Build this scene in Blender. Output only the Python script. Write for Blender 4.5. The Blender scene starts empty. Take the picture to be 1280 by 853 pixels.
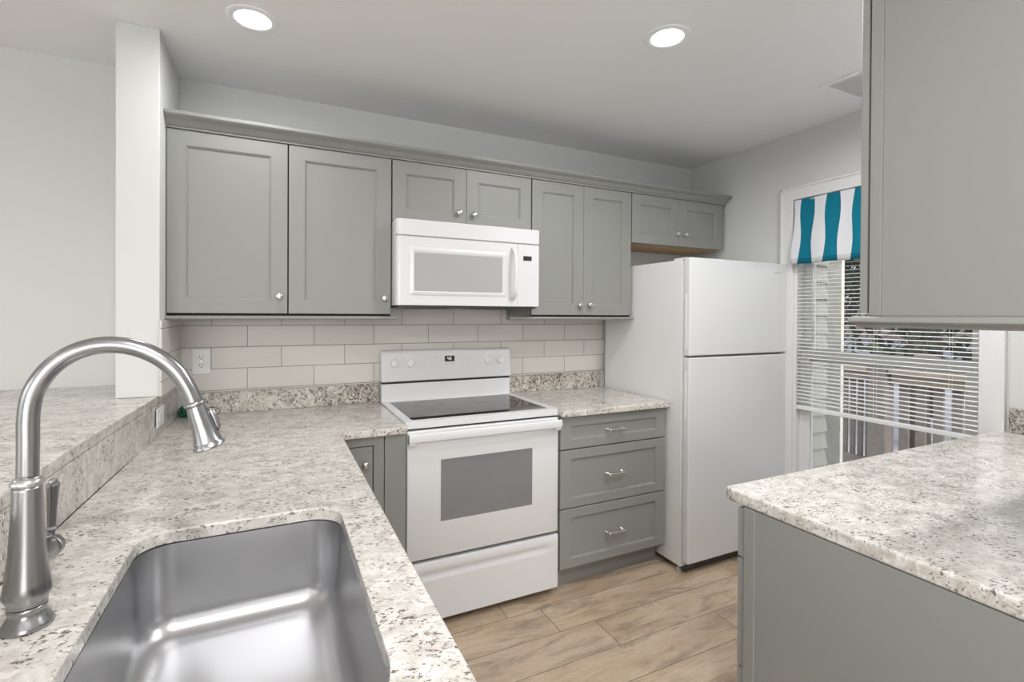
import bpy, bmesh, math, random
from mathutils import Vector, Matrix

# ------------------------------------------------------------------ camera, world, exposure
SC = bpy.context.scene
COL = SC.collection
PI = math.pi

cam_d = bpy.data.cameras.new('camera')
cam = bpy.data.objects.new('camera', cam_d)
COL.objects.link(cam)
cam.location = (0.3975, -2.714, 1.3936)
cam.rotation_mode = 'QUATERNION'
cam.rotation_quaternion = (Matrix.Rotation(math.radians(-25.733), 3, 'Z') @ Matrix.Rotation(math.radians(90 - 0.385), 3, 'X')
                           @ Matrix.Rotation(math.radians(0.33), 3, 'Z')).to_quaternion()
cam_d.sensor_width = 36.0
cam_d.lens = 614.71 / 1280 * 36
cam_d.shift_y = -(426.5 - 396.97) / 1280
cam_d.clip_start = 0.02
cam_d.clip_end = 200
SC.camera = cam

SC.view_settings.view_transform = 'Standard'
SC.view_settings.look = 'None'
SC.view_settings.gamma = 1.0
SC.view_settings.exposure = 0.12
SC.view_settings.use_curve_mapping = False

W = bpy.data.worlds.new('world')
SC.world = W
W.use_nodes = True
nt = W.node_tree
sky = nt.nodes.new('ShaderNodeTexSky')
sky.sky_type = 'NISHITA'
sky.sun_disc = False
sky.sun_elevation = math.radians(38)
sky.sun_rotation = math.radians(200)
sky.air_density = 1.5
sky.dust_density = 4.0
bg = nt.nodes['Background']
hsv = nt.nodes.new('ShaderNodeHueSaturation')
hsv.inputs['Saturation'].default_value = 0.35
nt.links.new(sky.outputs[0], hsv.inputs['Color'])
nt.links.new(hsv.outputs[0], bg.inputs['Color'])
bg.inputs['Strength'].default_value = 0.34


def area(name, loc, rot, sx, sy, power, color=(1, 1, 1), shape='RECTANGLE', spread=180):
    l = bpy.data.lights.new(name, 'AREA')
    l.shape = shape
    l.size = sx
    l.size_y = sy
    l.energy = power
    l.color = color
    l.spread = math.radians(spread)
    o = bpy.data.objects.new(name, l)
    COL.objects.link(o)
    o.location = loc
    o.rotation_euler = [math.radians(a) for a in rot]
    return o


# unseen fill lights added behind and beside the camera, daylight-tinted
area('rear_fill_light', (-1.1, -6.45, 1.35), (90, 0, 0), 4.4, 2.0, 70, (0.925, 0.965, 1.0))
area('side_fill_light', (-4.1, -3.2, 1.35), (90, 0, -90), 2.8, 1.8, 20, (0.925, 0.965, 1.0))


# ------------------------------------------------------------------ materials
def new_mat(name):
    m = bpy.data.materials.new(name)
    m.use_nodes = True
    return m, m.node_tree, m.node_tree.nodes['Principled BSDF']


def plain(name, col, rough=0.5, metal=0.0, spec=0.5, bump=0.0, bscale=200, coat=0.0, var=0.0):
    m, t, b = new_mat(name)
    b.inputs['Base Color'].default_value = (*col, 1)
    b.inputs['Roughness'].default_value = rough
    b.inputs['Metallic'].default_value = metal
    b.inputs['Specular IOR Level'].default_value = spec
    b.inputs['Coat Weight'].default_value = coat
    if bump or var:
        g = t.nodes.new('ShaderNodeNewGeometry')
        n = t.nodes.new('ShaderNodeTexNoise')
        n.inputs['Scale'].default_value = bscale
        n.inputs['Detail'].default_value = 3
        t.links.new(g.outputs['Position'], n.inputs['Vector'])
        if bump:
            bp = t.nodes.new('ShaderNodeBump')
            bp.inputs['Strength'].default_value = bump
            bp.inputs['Distance'].default_value = 0.002
            t.links.new(n.outputs['Fac'], bp.inputs['Height'])
            t.links.new(bp.outputs[0], b.inputs['Normal'])
        if var:
            mx = t.nodes.new('ShaderNodeMix')
            mx.data_type = 'RGBA'
            mx.inputs['A'].default_value = (*[c * (1 - var) for c in col], 1)
            mx.inputs['B'].default_value = (*[min(1, c * (1 + var)) for c in col], 1)
            t.links.new(n.outputs['Fac'], mx.inputs['Factor'])
            t.links.new(mx.outputs['Result'], b.inputs['Base Color'])
    return m


class NB:
    """small node helper"""
    def __init__(s, t):
        s.t = t

    def n(s, kind, **kw):
        x = s.t.nodes.new(kind)
        for k, v in kw.items():
            if hasattr(x, k):
                setattr(x, k, v)
        return x

    def l(s, a, b):
        s.t.links.new(a, b)

    def mapping(s, vec, scale=(1, 1, 1), loc=(0, 0, 0), rot=(0, 0, 0)):
        m = s.n('ShaderNodeMapping')
        m.inputs['Scale'].default_value = scale
        m.inputs['Location'].default_value = loc
        m.inputs['Rotation'].default_value = rot
        s.l(vec, m.inputs['Vector'])
        return m.outputs[0]

    def noise(s, vec, scale, detail=4, rough=0.55, dist=0.0):
        x = s.n('ShaderNodeTexNoise')
        x.inputs['Scale'].default_value = scale
        x.inputs['Detail'].default_value = detail
        x.inputs['Roughness'].default_value = rough
        x.inputs['Distortion'].default_value = dist
        s.l(vec, x.inputs['Vector'])
        return x.outputs['Fac']

    def ramp(s, fac, stops):
        r = s.n('ShaderNodeValToRGB')
        e = r.color_ramp.elements
        while len(e) < len(stops):
            e.new(0.5)
        for i, (p, c) in enumerate(stops):
            e[i].position = p
            e[i].color = (c, c, c, 1) if not isinstance(c, tuple) else (*c, 1)
        s.l(fac, r.inputs['Fac'])
        return r.outputs['Color']

    def mix(s, fac, a, b, mode='MIX'):
        m = s.n('ShaderNodeMix')
        m.data_type = 'RGBA'
        m.blend_type = mode
        for sock, v in ((m.inputs['Factor'], fac), (m.inputs['A'], a), (m.inputs['B'], b)):
            if isinstance(v, (int, float)):
                sock.default_value = v if sock.type == 'VALUE' else (v, v, v, 1)
            elif isinstance(v, tuple):
                sock.default_value = (*v, 1)
            else:
                s.l(v, sock)
        return m.outputs['Result']

    def math(s, op, a, b=None):
        m = s.n('ShaderNodeMath')
        m.operation = op
        for i, v in enumerate((a, b)):
            if v is None:
                continue
            if isinstance(v, (int, float)):
                m.inputs[i].default_value = v
            else:
                s.l(v, m.inputs[i])
        return m.outputs[0]


def granite(name, splash=False):
    m, t, b = new_mat(name)
    k = NB(t)
    pos = k.n('ShaderNodeNewGeometry').outputs['Position']
    p1 = k.mapping(pos, (1.0, 1.3, 1.0), rot=(0, 0, 0.45))
    big = k.noise(p1, 4.5, 3)
    cloud = k.noise(p1, 20, 5, 0.6, 0.5)
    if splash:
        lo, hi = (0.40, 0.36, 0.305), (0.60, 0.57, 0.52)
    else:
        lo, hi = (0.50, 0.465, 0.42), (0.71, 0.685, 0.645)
    col = k.mix(k.ramp(cloud, [(0.35, 0.0), (0.65, 1.0)]), lo, hi)
    col = k.mix(k.ramp(k.noise(p1, 42, 4, 0.6), [(0.56, 0.0), (0.64, 0.55)]), col, (0.84, 0.82, 0.78))
    # taupe islands
    isl = k.ramp(k.noise(p1, 52, 5, 0.65, 0.9), [(0.565, 0.0), (0.625, 1.0)])
    msk = k.ramp(big, [(0.38, 0.30), (0.60, 1.0)])
    col = k.mix(k.math('MULTIPLY', k.math('MULTIPLY', isl, msk), 0.70), col, (0.29, 0.25, 0.215))
    # dark mineral flecks, gathered in clusters
    clus = k.ramp(k.noise(p1, 11, 3, 0.6), [(0.42, 0.0), (0.64, 1.0)])
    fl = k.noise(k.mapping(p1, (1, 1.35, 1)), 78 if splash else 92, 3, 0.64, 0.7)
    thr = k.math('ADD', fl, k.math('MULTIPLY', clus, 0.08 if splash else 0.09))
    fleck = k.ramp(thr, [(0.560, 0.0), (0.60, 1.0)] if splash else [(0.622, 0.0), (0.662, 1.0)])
    col = k.mix(k.math('MULTIPLY', fleck, 0.85), col, (0.085, 0.070, 0.060))
    k.l(col, b.inputs['Base Color'])
    b.inputs['Roughness'].default_value = 0.12
    b.inputs['Specular IOR Level'].default_value = 0.5
    return m


def brushed(name, col, rough, stretch=(1, 1, 60), amp=0.08, scale=60):
    m, t, b = new_mat(name)
    k = NB(t)
    pos = k.n('ShaderNodeTexCoord').outputs['Object']
    n = k.noise(k.mapping(pos, stretch), scale, 3, 0.6)
    r = k.n('ShaderNodeMapRange')
    r.inputs['To Min'].default_value = rough - amp
    r.inputs['To Max'].default_value = rough + amp
    k.l(n, r.inputs['Value'])
    k.l(r.outputs[0], b.inputs['Roughness'])
    b.inputs['Base Color'].default_value = (*col, 1)
    b.inputs['Metallic'].default_value = 1.0
    return m


def wall_mat(name, col):
    return plain(name, col, 0.75, bump=0.12, bscale=260, spec=0.3)


M = {}
M['wall'] = wall_mat('wall_paint', (0.70, 0.705, 0.69))
M['ceiling'] = wall_mat('ceiling_paint', (0.90, 0.90, 0.915))
M['trim'] = plain('white_trim_paint', (0.82, 0.82, 0.815), 0.4)
M['cab'] = plain('grey_cabinet_paint', (0.268, 0.270, 0.254), 0.42, bump=0.03, bscale=400)
M['gap_shade'] = plain('painted_gap_shade', (0.025, 0.025, 0.024), 0.8)  # near-black colour paints the shade inside door and drawer gaps
M['ply'] = plain('maple_plywood', (0.46, 0.30, 0.15), 0.55, var=0.2, bscale=30)
M['granite'] = granite('speckled_granite')
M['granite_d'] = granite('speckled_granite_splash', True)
M['white'] = plain('white_enamel', (0.71, 0.71, 0.72), 0.22, spec=0.5, coat=0.2)
M['white_tex'] = plain('white_textured_steel', (0.80, 0.80, 0.80), 0.38, bump=0.05, bscale=700)
M['plastic'] = plain('white_plastic', (0.82, 0.82, 0.815), 0.35)
M['grey_pl'] = plain('grey_plastic', (0.45, 0.45, 0.45), 0.5)
M['mark'] = plain('pale_grey_marking', (0.42, 0.42, 0.43), 0.5)
M['black'] = plain('black_plastic', (0.015, 0.015, 0.016), 0.4)
M['blackglass'] = plain('black_ceramic_glass', (0.012, 0.012, 0.013), 0.05, spec=0.6)
M['ovenglass'] = plain('oven_window_glass', (0.225, 0.225, 0.23), 0.10, spec=0.6, var=0.1, bscale=6)
M['mwglass'] = plain('microwave_screen_glass', (0.40, 0.40, 0.41), 0.16, spec=0.5)
M['steel'] = brushed('brushed_steel_sink', (0.55, 0.55, 0.56), 0.31, (1, 5, 1), 0.025, 30)
M['nickel'] = brushed('brushed_nickel_faucet', (0.37, 0.37, 0.375), 0.25, (12, 12, 1), 0.03, 120)
M['knob'] = plain('satin_nickel', (0.72, 0.71, 0.69), 0.24, 1.0)
M['darkmetal'] = plain('dark_grey_metal', (0.10, 0.10, 0.10), 0.5, 0.6)
M['green'] = plain('dark_green_wire', (0.003, 0.085, 0.06), 0.3)
M['wire'] = plain('black_wire', (0.01, 0.012, 0.01), 0.4)
M['lamp'], _t, _b = new_mat('lamp_lens')
_b.inputs['Emission Color'].default_value = (1, 1, 1, 1)
_b.inputs['Emission Strength'].default_value = 9.0
M['digits'], _t, _b = new_mat('clock_digits')
_b.inputs['Base Color'].default_value = (0.6, 0.6, 0.6, 1)
_b.inputs['Emission Color'].default_value = (0.9, 0.95, 1, 1)
_b.inputs['Emission Strength'].default_value = 0.7

# tile splash
m, t, b = new_mat('linen_wall_tile')
k = NB(t)
pos = k.n('ShaderNodeNewGeometry').outputs['Position']
sep = k.n('ShaderNodeSeparateXYZ')
k.l(pos, sep.inputs[0])
cmb = k.n('ShaderNodeCombineXYZ')
k.l(k.math('ADD', k.math('ADD', sep.outputs['X'], k.math('MULTIPLY', sep.outputs['Y'], -1.0)), -0.136), cmb.inputs['X'])
k.l(k.math('ADD', sep.outputs['Z'], -1.0235 + 1.025), cmb.inputs['Y'])
br = k.n('ShaderNodeTexBrick')
br.inputs['Scale'].default_value = 1.0
br.inputs['Brick Width'].default_value = 0.3
br.inputs['Row Height'].default_value = 0.1025
br.inputs['Mortar Size'].default_value = 0.0016
br.inputs['Mortar Smooth'].default_value = 0.1
br.inputs['Bias'].default_value = 0
br.inputs['Color1'].default_value = (0.65, 0.625, 0.585, 1)
br.inputs['Color2'].default_value = (0.695, 0.67, 0.63, 1)
br.inputs['Mortar'].default_value = (0.16, 0.15, 0.14, 1)
k.l(cmb.outputs[0], br.inputs['Vector'])
lin = k.noise(k.mapping(cmb.outputs[0], (3, 120, 1)), 5, 4)
k.l(k.mix(0.12, br.outputs['Color'], k.mix(lin, (0.25, 0.24, 0.22), (0.9, 0.88, 0.84))), b.inputs['Base Color'])
bp = k.n('ShaderNodeBump')
bp.inputs['Strength'].default_value = 0.5
bp.inputs['Distance'].default_value = 0.0015
bp.invert = True
k.l(br.outputs['Fac'], bp.inputs['Height'])
k.l(bp.outputs[0], b.inputs['Normal'])
b.inputs['Roughness'].default_value = 0.3
M['tile'] = m

# plank floor
m, t, b = new_mat('oak_plank_floor')
k = NB(t)
geo = k.n('ShaderNodeNewGeometry')
pos = geo.outputs['Position']
rnd = geo.outputs['Random Per Island']
off = k.n('ShaderNodeCombineXYZ')
k.l(k.math('MULTIPLY', rnd, 37.0), off.inputs['X'])
k.l(k.math('MULTIPLY', rnd, 91.0), off.inputs['Y'])
va = k.n('ShaderNodeVectorMath')
va.operation = 'ADD'
k.l(pos, va.inputs[0])
k.l(off.outputs[0], va.inputs[1])
pv = va.outputs[0]
soft = k.noise(k.mapping(pv, (1.0, 3.2, 1)), 2.6, 5, 0.6, 0.5)
grain = k.noise(k.mapping(pv, (0.35, 9, 1)), 9, 5, 0.6, 1.4)
fine = k.noise(k.mapping(pv, (1.2, 40, 1)), 11, 3, 0.5)
col = k.mix(k.ramp(soft, [(0.3, 0.0), (0.7, 1.0)]), (0.40, 0.285, 0.185), (0.63, 0.505, 0.375))
col = k.mix(k.math('MULTIPLY', k.ramp(grain, [(0.50, 0.0), (0.545, 1.0), (0.575, 0.0)]), 0.5), col, (0.30, 0.205, 0.13))
col = k.mix(k.math('MULTIPLY', k.ramp(k.noise(k.mapping(pv, (0.9, 4, 1)), 3.3, 6, 0.7, 0.8), [(0.50, 0.0), (0.66, 1.0)]), 0.72), col, (0.17, 0.13, 0.10))
col = k.mix(k.math('MULTIPLY', fine, 0.22), col, (0.27, 0.2, 0.14))
col = k.mix(k.math('MULTIPLY', k.ramp(rnd, [(0.0, 0.0), (1.0, 1.0)]), 0.25), col, (0.40, 0.33, 0.27))
k.l(col, b.inputs['Base Color'])
b.inputs['Roughness'].default_value = 0.36
b.inputs['Specular IOR Level'].default_value = 0.4
M['floor'] = m
M['grout'] = plain('plank_seam', (0.05, 0.035, 0.022), 0.8)

# glass
m, t, b = new_mat('window_glass')
b.inputs['Base Color'].default_value = (1, 1, 1, 1)
b.inputs['Transmission Weight'].default_value = 1.0
b.inputs['Roughness'].default_value = 0.0
b.inputs['IOR'].default_value = 1.2
M['glass'] = m

# striped valance cloth: vertical stripes by position along the wall (local U stored in UV)
m, t, b = new_mat('striped_valance_cloth')
k = NB(t)
uv = k.n('ShaderNodeUVMap')
sp = k.n('ShaderNodeSeparateXYZ')
k.l(uv.outputs[0], sp.inputs[0])
# uv.x = cloth distance in metres from the left edge
ph = k.math('FRACT', k.math('DIVIDE', k.math('ADD', sp.outputs['X'], 0.100), 0.1435))
st = k.math('LESS_THAN', ph, 0.5)
teal = k.mix(k.math('LESS_THAN', sp.outputs['Y'], 0.032), (0.010, 0.185, 0.27), (0.008, 0.13, 0.195))
wht = k.mix(k.math('LESS_THAN', sp.outputs['Y'], 0.032), (0.80, 0.80, 0.84), (0.66, 0.66, 0.68))
k.l(k.mix(st, wht, teal), b.inputs['Base Color'])
b.inputs['Roughness'].default_value = 0.9
b.inputs['Specular IOR Level'].default_value = 0.1
wv = k.noise(k.mapping(uv.outputs[0], (1, 1, 1)), 700, 2)
bp = k.n('ShaderNodeBump')
bp.inputs['Strength'].default_value = 0.2
bp.inputs['Distance'].default_value = 0.001
k.l(wv, bp.inputs['Height'])
k.l(bp.outputs[0], b.inputs['Normal'])
M['cloth'] = m

M['blind'] = plain('white_blind_slat', (0.90, 0.90, 0.90), 0.4)
M['siding'] = plain('pale_lap_siding', (0.44, 0.44, 0.40), 0.6)
M['deckpost'] = plain('weathered_grey_post', (0.66, 0.655, 0.60), 0.8, var=0.25, bscale=14)
M['deckdark'] = plain('weathered_brown_wood', (0.20, 0.178, 0.165), 0.85, var=0.3, bscale=18)
M['rail'] = plain('weathered_tan_rail', (0.34, 0.29, 0.23), 0.8, var=0.25, bscale=14)
M['deck'] = plain('weathered_deck_board', (0.55, 0.60, 0.57), 0.8, var=0.2, bscale=10)
M['bark'] = plain('tree_bark', (0.10, 0.08, 0.065), 0.9, var=0.35, bscale=14)
M['leaf'] = plain('dark_leaves', (0.050, 0.062, 0.040), 0.7, var=0.5, bscale=5)
M['ground'] = plain('pale_gravel_ground', (0.50, 0.50, 0.55), 0.95, var=0.4, bscale=3)
M['pale'] = plain('pale_house_paint', (0.62, 0.68, 0.75), 0.7)
M['red'] = plain('rusty_red_paint', (0.42, 0.09, 0.05), 0.6)


# ------------------------------------------------------------------ mesh helpers
def box(bm, x0, x1, y0, y1, z0, z1, bev=0.0, seg=2):
    x0, x1 = min(x0, x1), max(x0, x1)
    y0, y1 = min(y0, y1), max(y0, y1)
    z0, z1 = min(z0, z1), max(z0, z1)
    v = [bm.verts.new(p) for p in [(x0, y0, z0), (x1, y0, z0), (x1, y1, z0), (x0, y1, z0), (x0, y0, z1), (x1, y0, z1), (x1, y1, z1), (x0, y1, z1)]]
    f = [bm.faces.new([v[i] for i in q]) for q in [(3, 2, 1, 0), (4, 5, 6, 7), (0, 1, 5, 4), (1, 2, 6, 5), (2, 3, 7, 6), (3, 0, 4, 7)]]
    if bev > 0:
        es = list({e for ff in f for e in ff.edges})
        bmesh.ops.bevel(bm, geom=es, offset=bev, segments=seg, profile=0.5, affect='EDGES')
    return bm


def B(*a, **k):
    return box(bmesh.new(), *a, **k)


def frame_for(d):
    d = Vector(d).normalized()
    up = Vector((0, 0, 1)) if abs(d.z) < 0.95 else Vector((1, 0, 0))
    a = d.cross(up).normalized()
    return a, a.cross(d).normalized(), d


def lathe(bm, base, axis, prof, n=32, cap=True):
    """prof = list of (radius, distance along axis)"""
    a, c, d = frame_for(axis)
    base = Vector(base)
    rings = []
    for r, h in prof:
        if r < 1e-6:
            rings.append([bm.verts.new(base + d * h)])
        else:
            rings.append([bm.verts.new(base + d * h + (a * math.cos(2 * PI * i / n) + c * math.sin(2 * PI * i / n)) * r) for i in range(n)])
    for r0, r1 in zip(rings, rings[1:]):
        for i in range(n):
            j = (i + 1) % n
            if len(r0) == 1 and len(r1) == 1:
                continue
            if len(r0) == 1:
                bm.faces.new((r0[0], r1[i], r1[j]))
            elif len(r1) == 1:
                bm.faces.new((r0[i], r1[0], r0[j]))
            else:
                bm.faces.new((r0[i], r1[i], r1[j], r0[j]))
    if cap:
        for r in (rings[0], rings[-1]):
            if len(r) > 1:
                bm.faces.new(r)
    return bm


def tube(bm, pts, rad, n=16, cap=True):
    pts = [Vector(p) for p in pts]
    rads = rad if isinstance(rad, (list, tuple)) else [rad] * len(pts)
    prev = None
    rings = []
    for i, p in enumerate(pts):
        d = (pts[min(i + 1, len(pts) - 1)] - pts[max(i - 1, 0)]).normalized()
        if prev is None:
            a, c, _ = frame_for(d)
        else:
            a = (prev - d * prev.dot(d)).normalized()
            c = a.cross(d)
        prev = a
        rings.append([bm.verts.new(p + (a * math.cos(2 * PI * j / n) + c * math.sin(2 * PI * j / n)) * rads[i]) for j in range(n)])
    for r0, r1 in zip(rings, rings[1:]):
        for j in range(n):
            q = (j + 1) % n
            bm.faces.new((r0[j], r1[j], r1[q], r0[q]))
    if cap:
        bm.faces.new(rings[0])
        bm.faces.new(rings[-1])
    return bm


def smooth_path(pts, k=6):
    """Catmull-Rom through points"""
    P = [Vector(p) for p in pts]
    P = [P[0] * 2 - P[1]] + P + [P[-1] * 2 - P[-2]]
    out = []
    for i in range(1, len(P) - 2):
        for s in range(k):
            u = s / k
            a, b_, c, d = P[i - 1], P[i], P[i + 1], P[i + 2]
            out.append(0.5 * ((2 * b_) + (c - a) * u + (2 * a - 5 * b_ + 4 * c - d) * u * u + (3 * b_ - a - 3 * c + d) * u ** 3))
    out.append(P[-2])
    return out


def prism(bm, poly, z0, z1, axis='z'):
    """extrude a 2-D polygon; axis z: (x,y); axis x: (y,z) between x0,x1; axis y: (x,z)"""
    def P(p, h):
        if axis == 'z':
            return (p[0], p[1], h)
        if axis == 'x':
            return (h, p[0], p[1])
        return (p[0], h, p[1])
    lo = [bm.verts.new(P(p, z0)) for p in poly]
    hi = [bm.verts.new(P(p, z1)) for p in poly]
    n = len(poly)
    bm.faces.new(lo)
    bm.faces.new(hi)
    for i in range(n):
        j = (i + 1) % n
        bm.faces.new((lo[i], lo[j], hi[j], hi[i]))
    return bm


def plate_with_hole(bm, outer, hole, z0, z1):
    for z in (z0, z1):
        es = []
        for loop in (outer, hole):
            vs = [bm.verts.new((x, y, z)) for x, y in loop]
            es += [bm.edges.new((vs[i], vs[(i + 1) % len(vs)])) for i in range(len(vs))]
        bmesh.ops.triangle_fill(bm, use_beauty=True, use_dissolve=False, edges=es)
    bm.verts.ensure_lookup_table()
    n = len(outer) + len(hole)
    vs = list(bm.verts)
    a, b_ = vs[:n], vs[n:2 * n]
    for s, e in ((0, len(outer)), (len(outer), n)):
        for i in range(s, e):
            j = i + 1 if i + 1 < e else s
            bm.faces.new((a[i], a[j], b_[j], b_[i]))
    return bm


def rrect(x0, x1, y0, y1, radii, n=8):
    """rounded rectangle, radii for corners (x1,y1),(x0,y1),(x0,y0),(x1,y0), counter-clockwise"""
    out = []
    cs = [(x1, y1, -1, -1, 0), (x0, y1, 1, -1, 90), (x0, y0, 1, 1, 180), (x1, y0, -1, 1, 270)]
    for (cx, cy, sx, sy, a0), r in zip(cs, radii):
        for i in range(n + 1):
            a = math.radians(a0 + 90 * i / n)
            out.append((cx + sx * r + r * math.cos(a), cy + sy * r + r * math.sin(a)))
    return out


def link(name, bm, mat, parent=None, smooth=False, bevel=0.0, bseg=2, angle=30):
    bmesh.ops.recalc_face_normals(bm, faces=bm.faces)
    me = bpy.data.meshes.new(name)
    root = parent
    while root is not None and root.parent is not None:
        root = root.parent
    if root is not None:
        inv = root.matrix_basis.inverted()
        bm.transform(inv)
        loc = None
    else:
        # origin at the base centre
        xs = [v.co for v in bm.verts]
        loc = Vector(((min(v.x for v in xs) + max(v.x for v in xs)) / 2, (min(v.y for v in xs) + max(v.y for v in xs)) / 2, min(v.z for v in xs)))
        bm.transform(Matrix.Translation(-loc))
    bm.to_mesh(me)
    bm.free()
    mats = mat if isinstance(mat, (list, tuple)) else [mat]
    for x in mats:
        me.materials.append(x)
    o = bpy.data.objects.new(name, me)
    COL.objects.link(o)
    if loc is not None:
        o.location = loc
    else:
        o.parent = parent
    if smooth:
        for p in me.polygons:
            p.use_smooth = True
        if smooth != 'all':
            me.set_sharp_from_angle(angle=math.radians(40))
    if bevel:
        md = o.modifiers.new('bevel', 'BEVEL')
        md.width = bevel
        md.segments = bseg
        md.limit_method = 'ANGLE'
        md.angle_limit = math.radians(angle)
        md.use_clamp_overlap = True
    return o


def tag(o, label, cat, group=None, kind=None):
    if label:
        o['label'] = label
    if cat:
        o['category'] = cat
    if group:
        o['group'] = group
    if kind:
        o['kind'] = kind
    return o


def thing(name, loc, label, cat, group=None, kind=None):
    o = bpy.data.objects.new(name, None)
    COL.objects.link(o)
    o.empty_display_size = 0.05
    o.location = loc
    return tag(o, label, cat, group, kind)


def struct(name, bm, mat, **k):
    o = link(name, bm, mat, **k)
    o['kind'] = 'structure'
    return o


# ------------------------------------------------------------------ structure
CZ = 2.4716
XR = 3.165
WO = (-1.685, -0.815, 0.42, 2.075)      # window opening y0,y1,z0,z1 in wall_right
# floor planks
bm = bmesh.new()
box(bm, -4.2, XR, -6.6, 0.0, -0.06, -0.0012)
for f in bm.faces:
    f.material_index = 1
rows = {0: 1.362, 1: 1.53, 2: 1.713, 3: 2.257}
rng = random.Random(4)
ry = -0.507
ROWH = 0.1825
for i in range(-3, 34):
    y1 = ry - i * ROWH
    y0 = y1 - ROWH
    if y0 < -6.6:
        break
    y1 = min(y1, 0)
    x = rows.get(i, rng.uniform(0, 1.2))
    while x > -4.2:
        x -= 1.22
    while x < XR:
        a, c = max(x, -4.2) + 0.0012, min(x + 1.22, XR) - 0.0012
        if c - a > 0.02 and y1 - y0 > 0.03:
            vs = [bm.verts.new(p) for p in ((a, y0 + .0012, 0), (c, y0 + .0012, 0), (c, y1 - .0012, 0), (a, y1 - .0012, 0))]
            bm.faces.new(vs)
        x += 1.22
struct('floor', bm, [M['floor'], M['grout']])
struct('ceiling', B(-4.3, XR + .15, -6.7, 0.12, CZ, CZ + 0.12), M['ceiling'])
struct('wall_back', B(-4.3, XR + .15, 0, 0.12, -0.06, CZ), M['wall'])
# right wall with window opening
bm = bmesh.new()
y0, y1, z0, z1 = WO
box(bm, XR, XR + .15, y1, 0, -0.06, CZ)
box(bm, XR, XR + .15, -6.7, y0, -0.06, CZ)
box(bm, XR, XR + .15, y0, y1, -0.06, z0)
box(bm, XR, XR + .15, y0, y1, z1, CZ)
struct('wall_right', bm, M['wall'])
struct('wall_front', B(1.56, XR, -2.52, -2.392, 0, CZ), M['wall'])
# far living-room walls with openings added to let in light (all behind the camera)
bm = bmesh.new()
box(bm, -4.3, -3.3, -6.7, -6.6, -0.06, CZ)
box(bm, 1.2, XR, -6.7, -6.6, -0.06, CZ)
box(bm, -3.3, 1.2, -6.7, -6.6, 2.3, CZ)
struct('wall_rear', bm, M['wall'])
bm = bmesh.new()
box(bm, -4.3, -4.2, -6.6, -4.7, -0.06, CZ)
box(bm, -4.3, -4.2, -1.7, 0, -0.06, CZ)
box(bm, -4.3, -4.2, -4.7, -1.7, 2.3, CZ)
box(bm, -4.3, -4.2, -4.7, -1.7, -0.06, 0.4)
struct('wall_left', bm, M['wall'])
o = link('bounce_rug', B(-3.2, 1.3, -6.2, -3.6, 0.0005, 0.012, bev=0.004), plain('pale_bounce_rug', (0.78, 0.77, 0.76), 0.95, bump=0.3, bscale=300))  # added out of view as a pale surface to bounce light up
tag(o, 'large pale rug added unseen behind the camera to bounce light', 'rug')
# wing wall standing at the kitchen corner and the low wall under the raised bar
struct('wall_wing', B(-0.136, 0.0, -0.435, -0.0005, 1.0705, CZ), M['wall'], bevel=0.003)
struct('wall_bar', B(-0.15, -0.056, -3.3, -0.0005, 0, 1.039), M['wall'])

# ------------------------------------------------------------------ tiles
bm = bmesh.new()
box(bm, 0.0085, 2.3545, -0.0085, -0.0005, 1.0165, 1.3622)
box(bm, 2.3545, 2.394, -0.0085, -0.0005, 1.0165, 1.3622)
box(bm, 0.906, 1.664, -0.0085, -0.0005, 1.3622, 1.418)
box(bm, 0.0005, 0.0085, -0.435, -0.0085, 1.071, 1.3622)
box(bm, 0.0005, 0.006, -0.4415, -0.4352, 1.071, 1.3622)
o = link('tile_backsplash', bm, M['tile'])
tag(o, 'cream linen-look wall tiles in running bond between upper cabinets and granite upstand', 'backsplash')


# ------------------------------------------------------------------ counters
def smooth_line(a, b_):
    return a + b_


FX = [(-3.3, -0.036), (-1.25, -0.036), (-0.9, -0.026), (-0.5, -0.010), (-0.435, -0.008), (0, -0.004)]
hole = rrect(0.138, 0.541, -2.135, -1.417, (0.075, 0.06, 0.06, 0.11), 10)
outer = [(0.905, -0.652), (0.905, -0.001), (-0.004, -0.001), (-0.026, -0.9), (-0.036, -1.25), (-0.036, -3.3), (0.638, -3.3), (0.636, -0.67), (0.640, -0.658), (0.65, -0.652)]
bm = plate_with_hole(bmesh.new(), outer, hole, 0.884, 0.914)
o = link('granite_countertop', bm, M['granite'], bevel=0.004, bseg=3, angle=50)
tag(o, 'L-shaped speckled granite worktop holding the undermount steel sink', 'countertop')

o = link('granite_countertop', B(1.673, 2.362, -0.652, -0.001, 0.884, 0.914), M['granite'], bevel=0.005, bseg=3)
tag(o, 'short speckled granite worktop between white range and refrigerator', 'countertop')
bm = prism(bmesh.new(), [(1.535, -1.745), (1.538, -1.737), (1.547, -1.732), (XR - .001, -1.732), (XR - .001, -2.391), (1.535, -2.391)], 0.879, 0.914)
o = link('granite_countertop', bm, M['granite'], bevel=0.007, bseg=3)
tag(o, 'glossy granite worktop in right foreground below the window', 'countertop')

# granite upstands
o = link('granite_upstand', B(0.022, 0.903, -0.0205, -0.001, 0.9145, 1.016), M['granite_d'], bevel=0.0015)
tag(o, 'dark-flecked granite upstand along the back wall left of the range', 'backsplash', 'granite upstands')
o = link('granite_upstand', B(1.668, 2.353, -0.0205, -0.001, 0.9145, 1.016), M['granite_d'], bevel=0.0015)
tag(o, 'dark-flecked granite upstand behind the short worktop, right of the range', 'backsplash', 'granite upstands')
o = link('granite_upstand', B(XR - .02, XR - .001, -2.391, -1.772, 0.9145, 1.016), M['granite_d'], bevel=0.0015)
tag(o, 'granite upstand on the right wall beside the window casing', 'backsplash', 'granite upstands')
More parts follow.
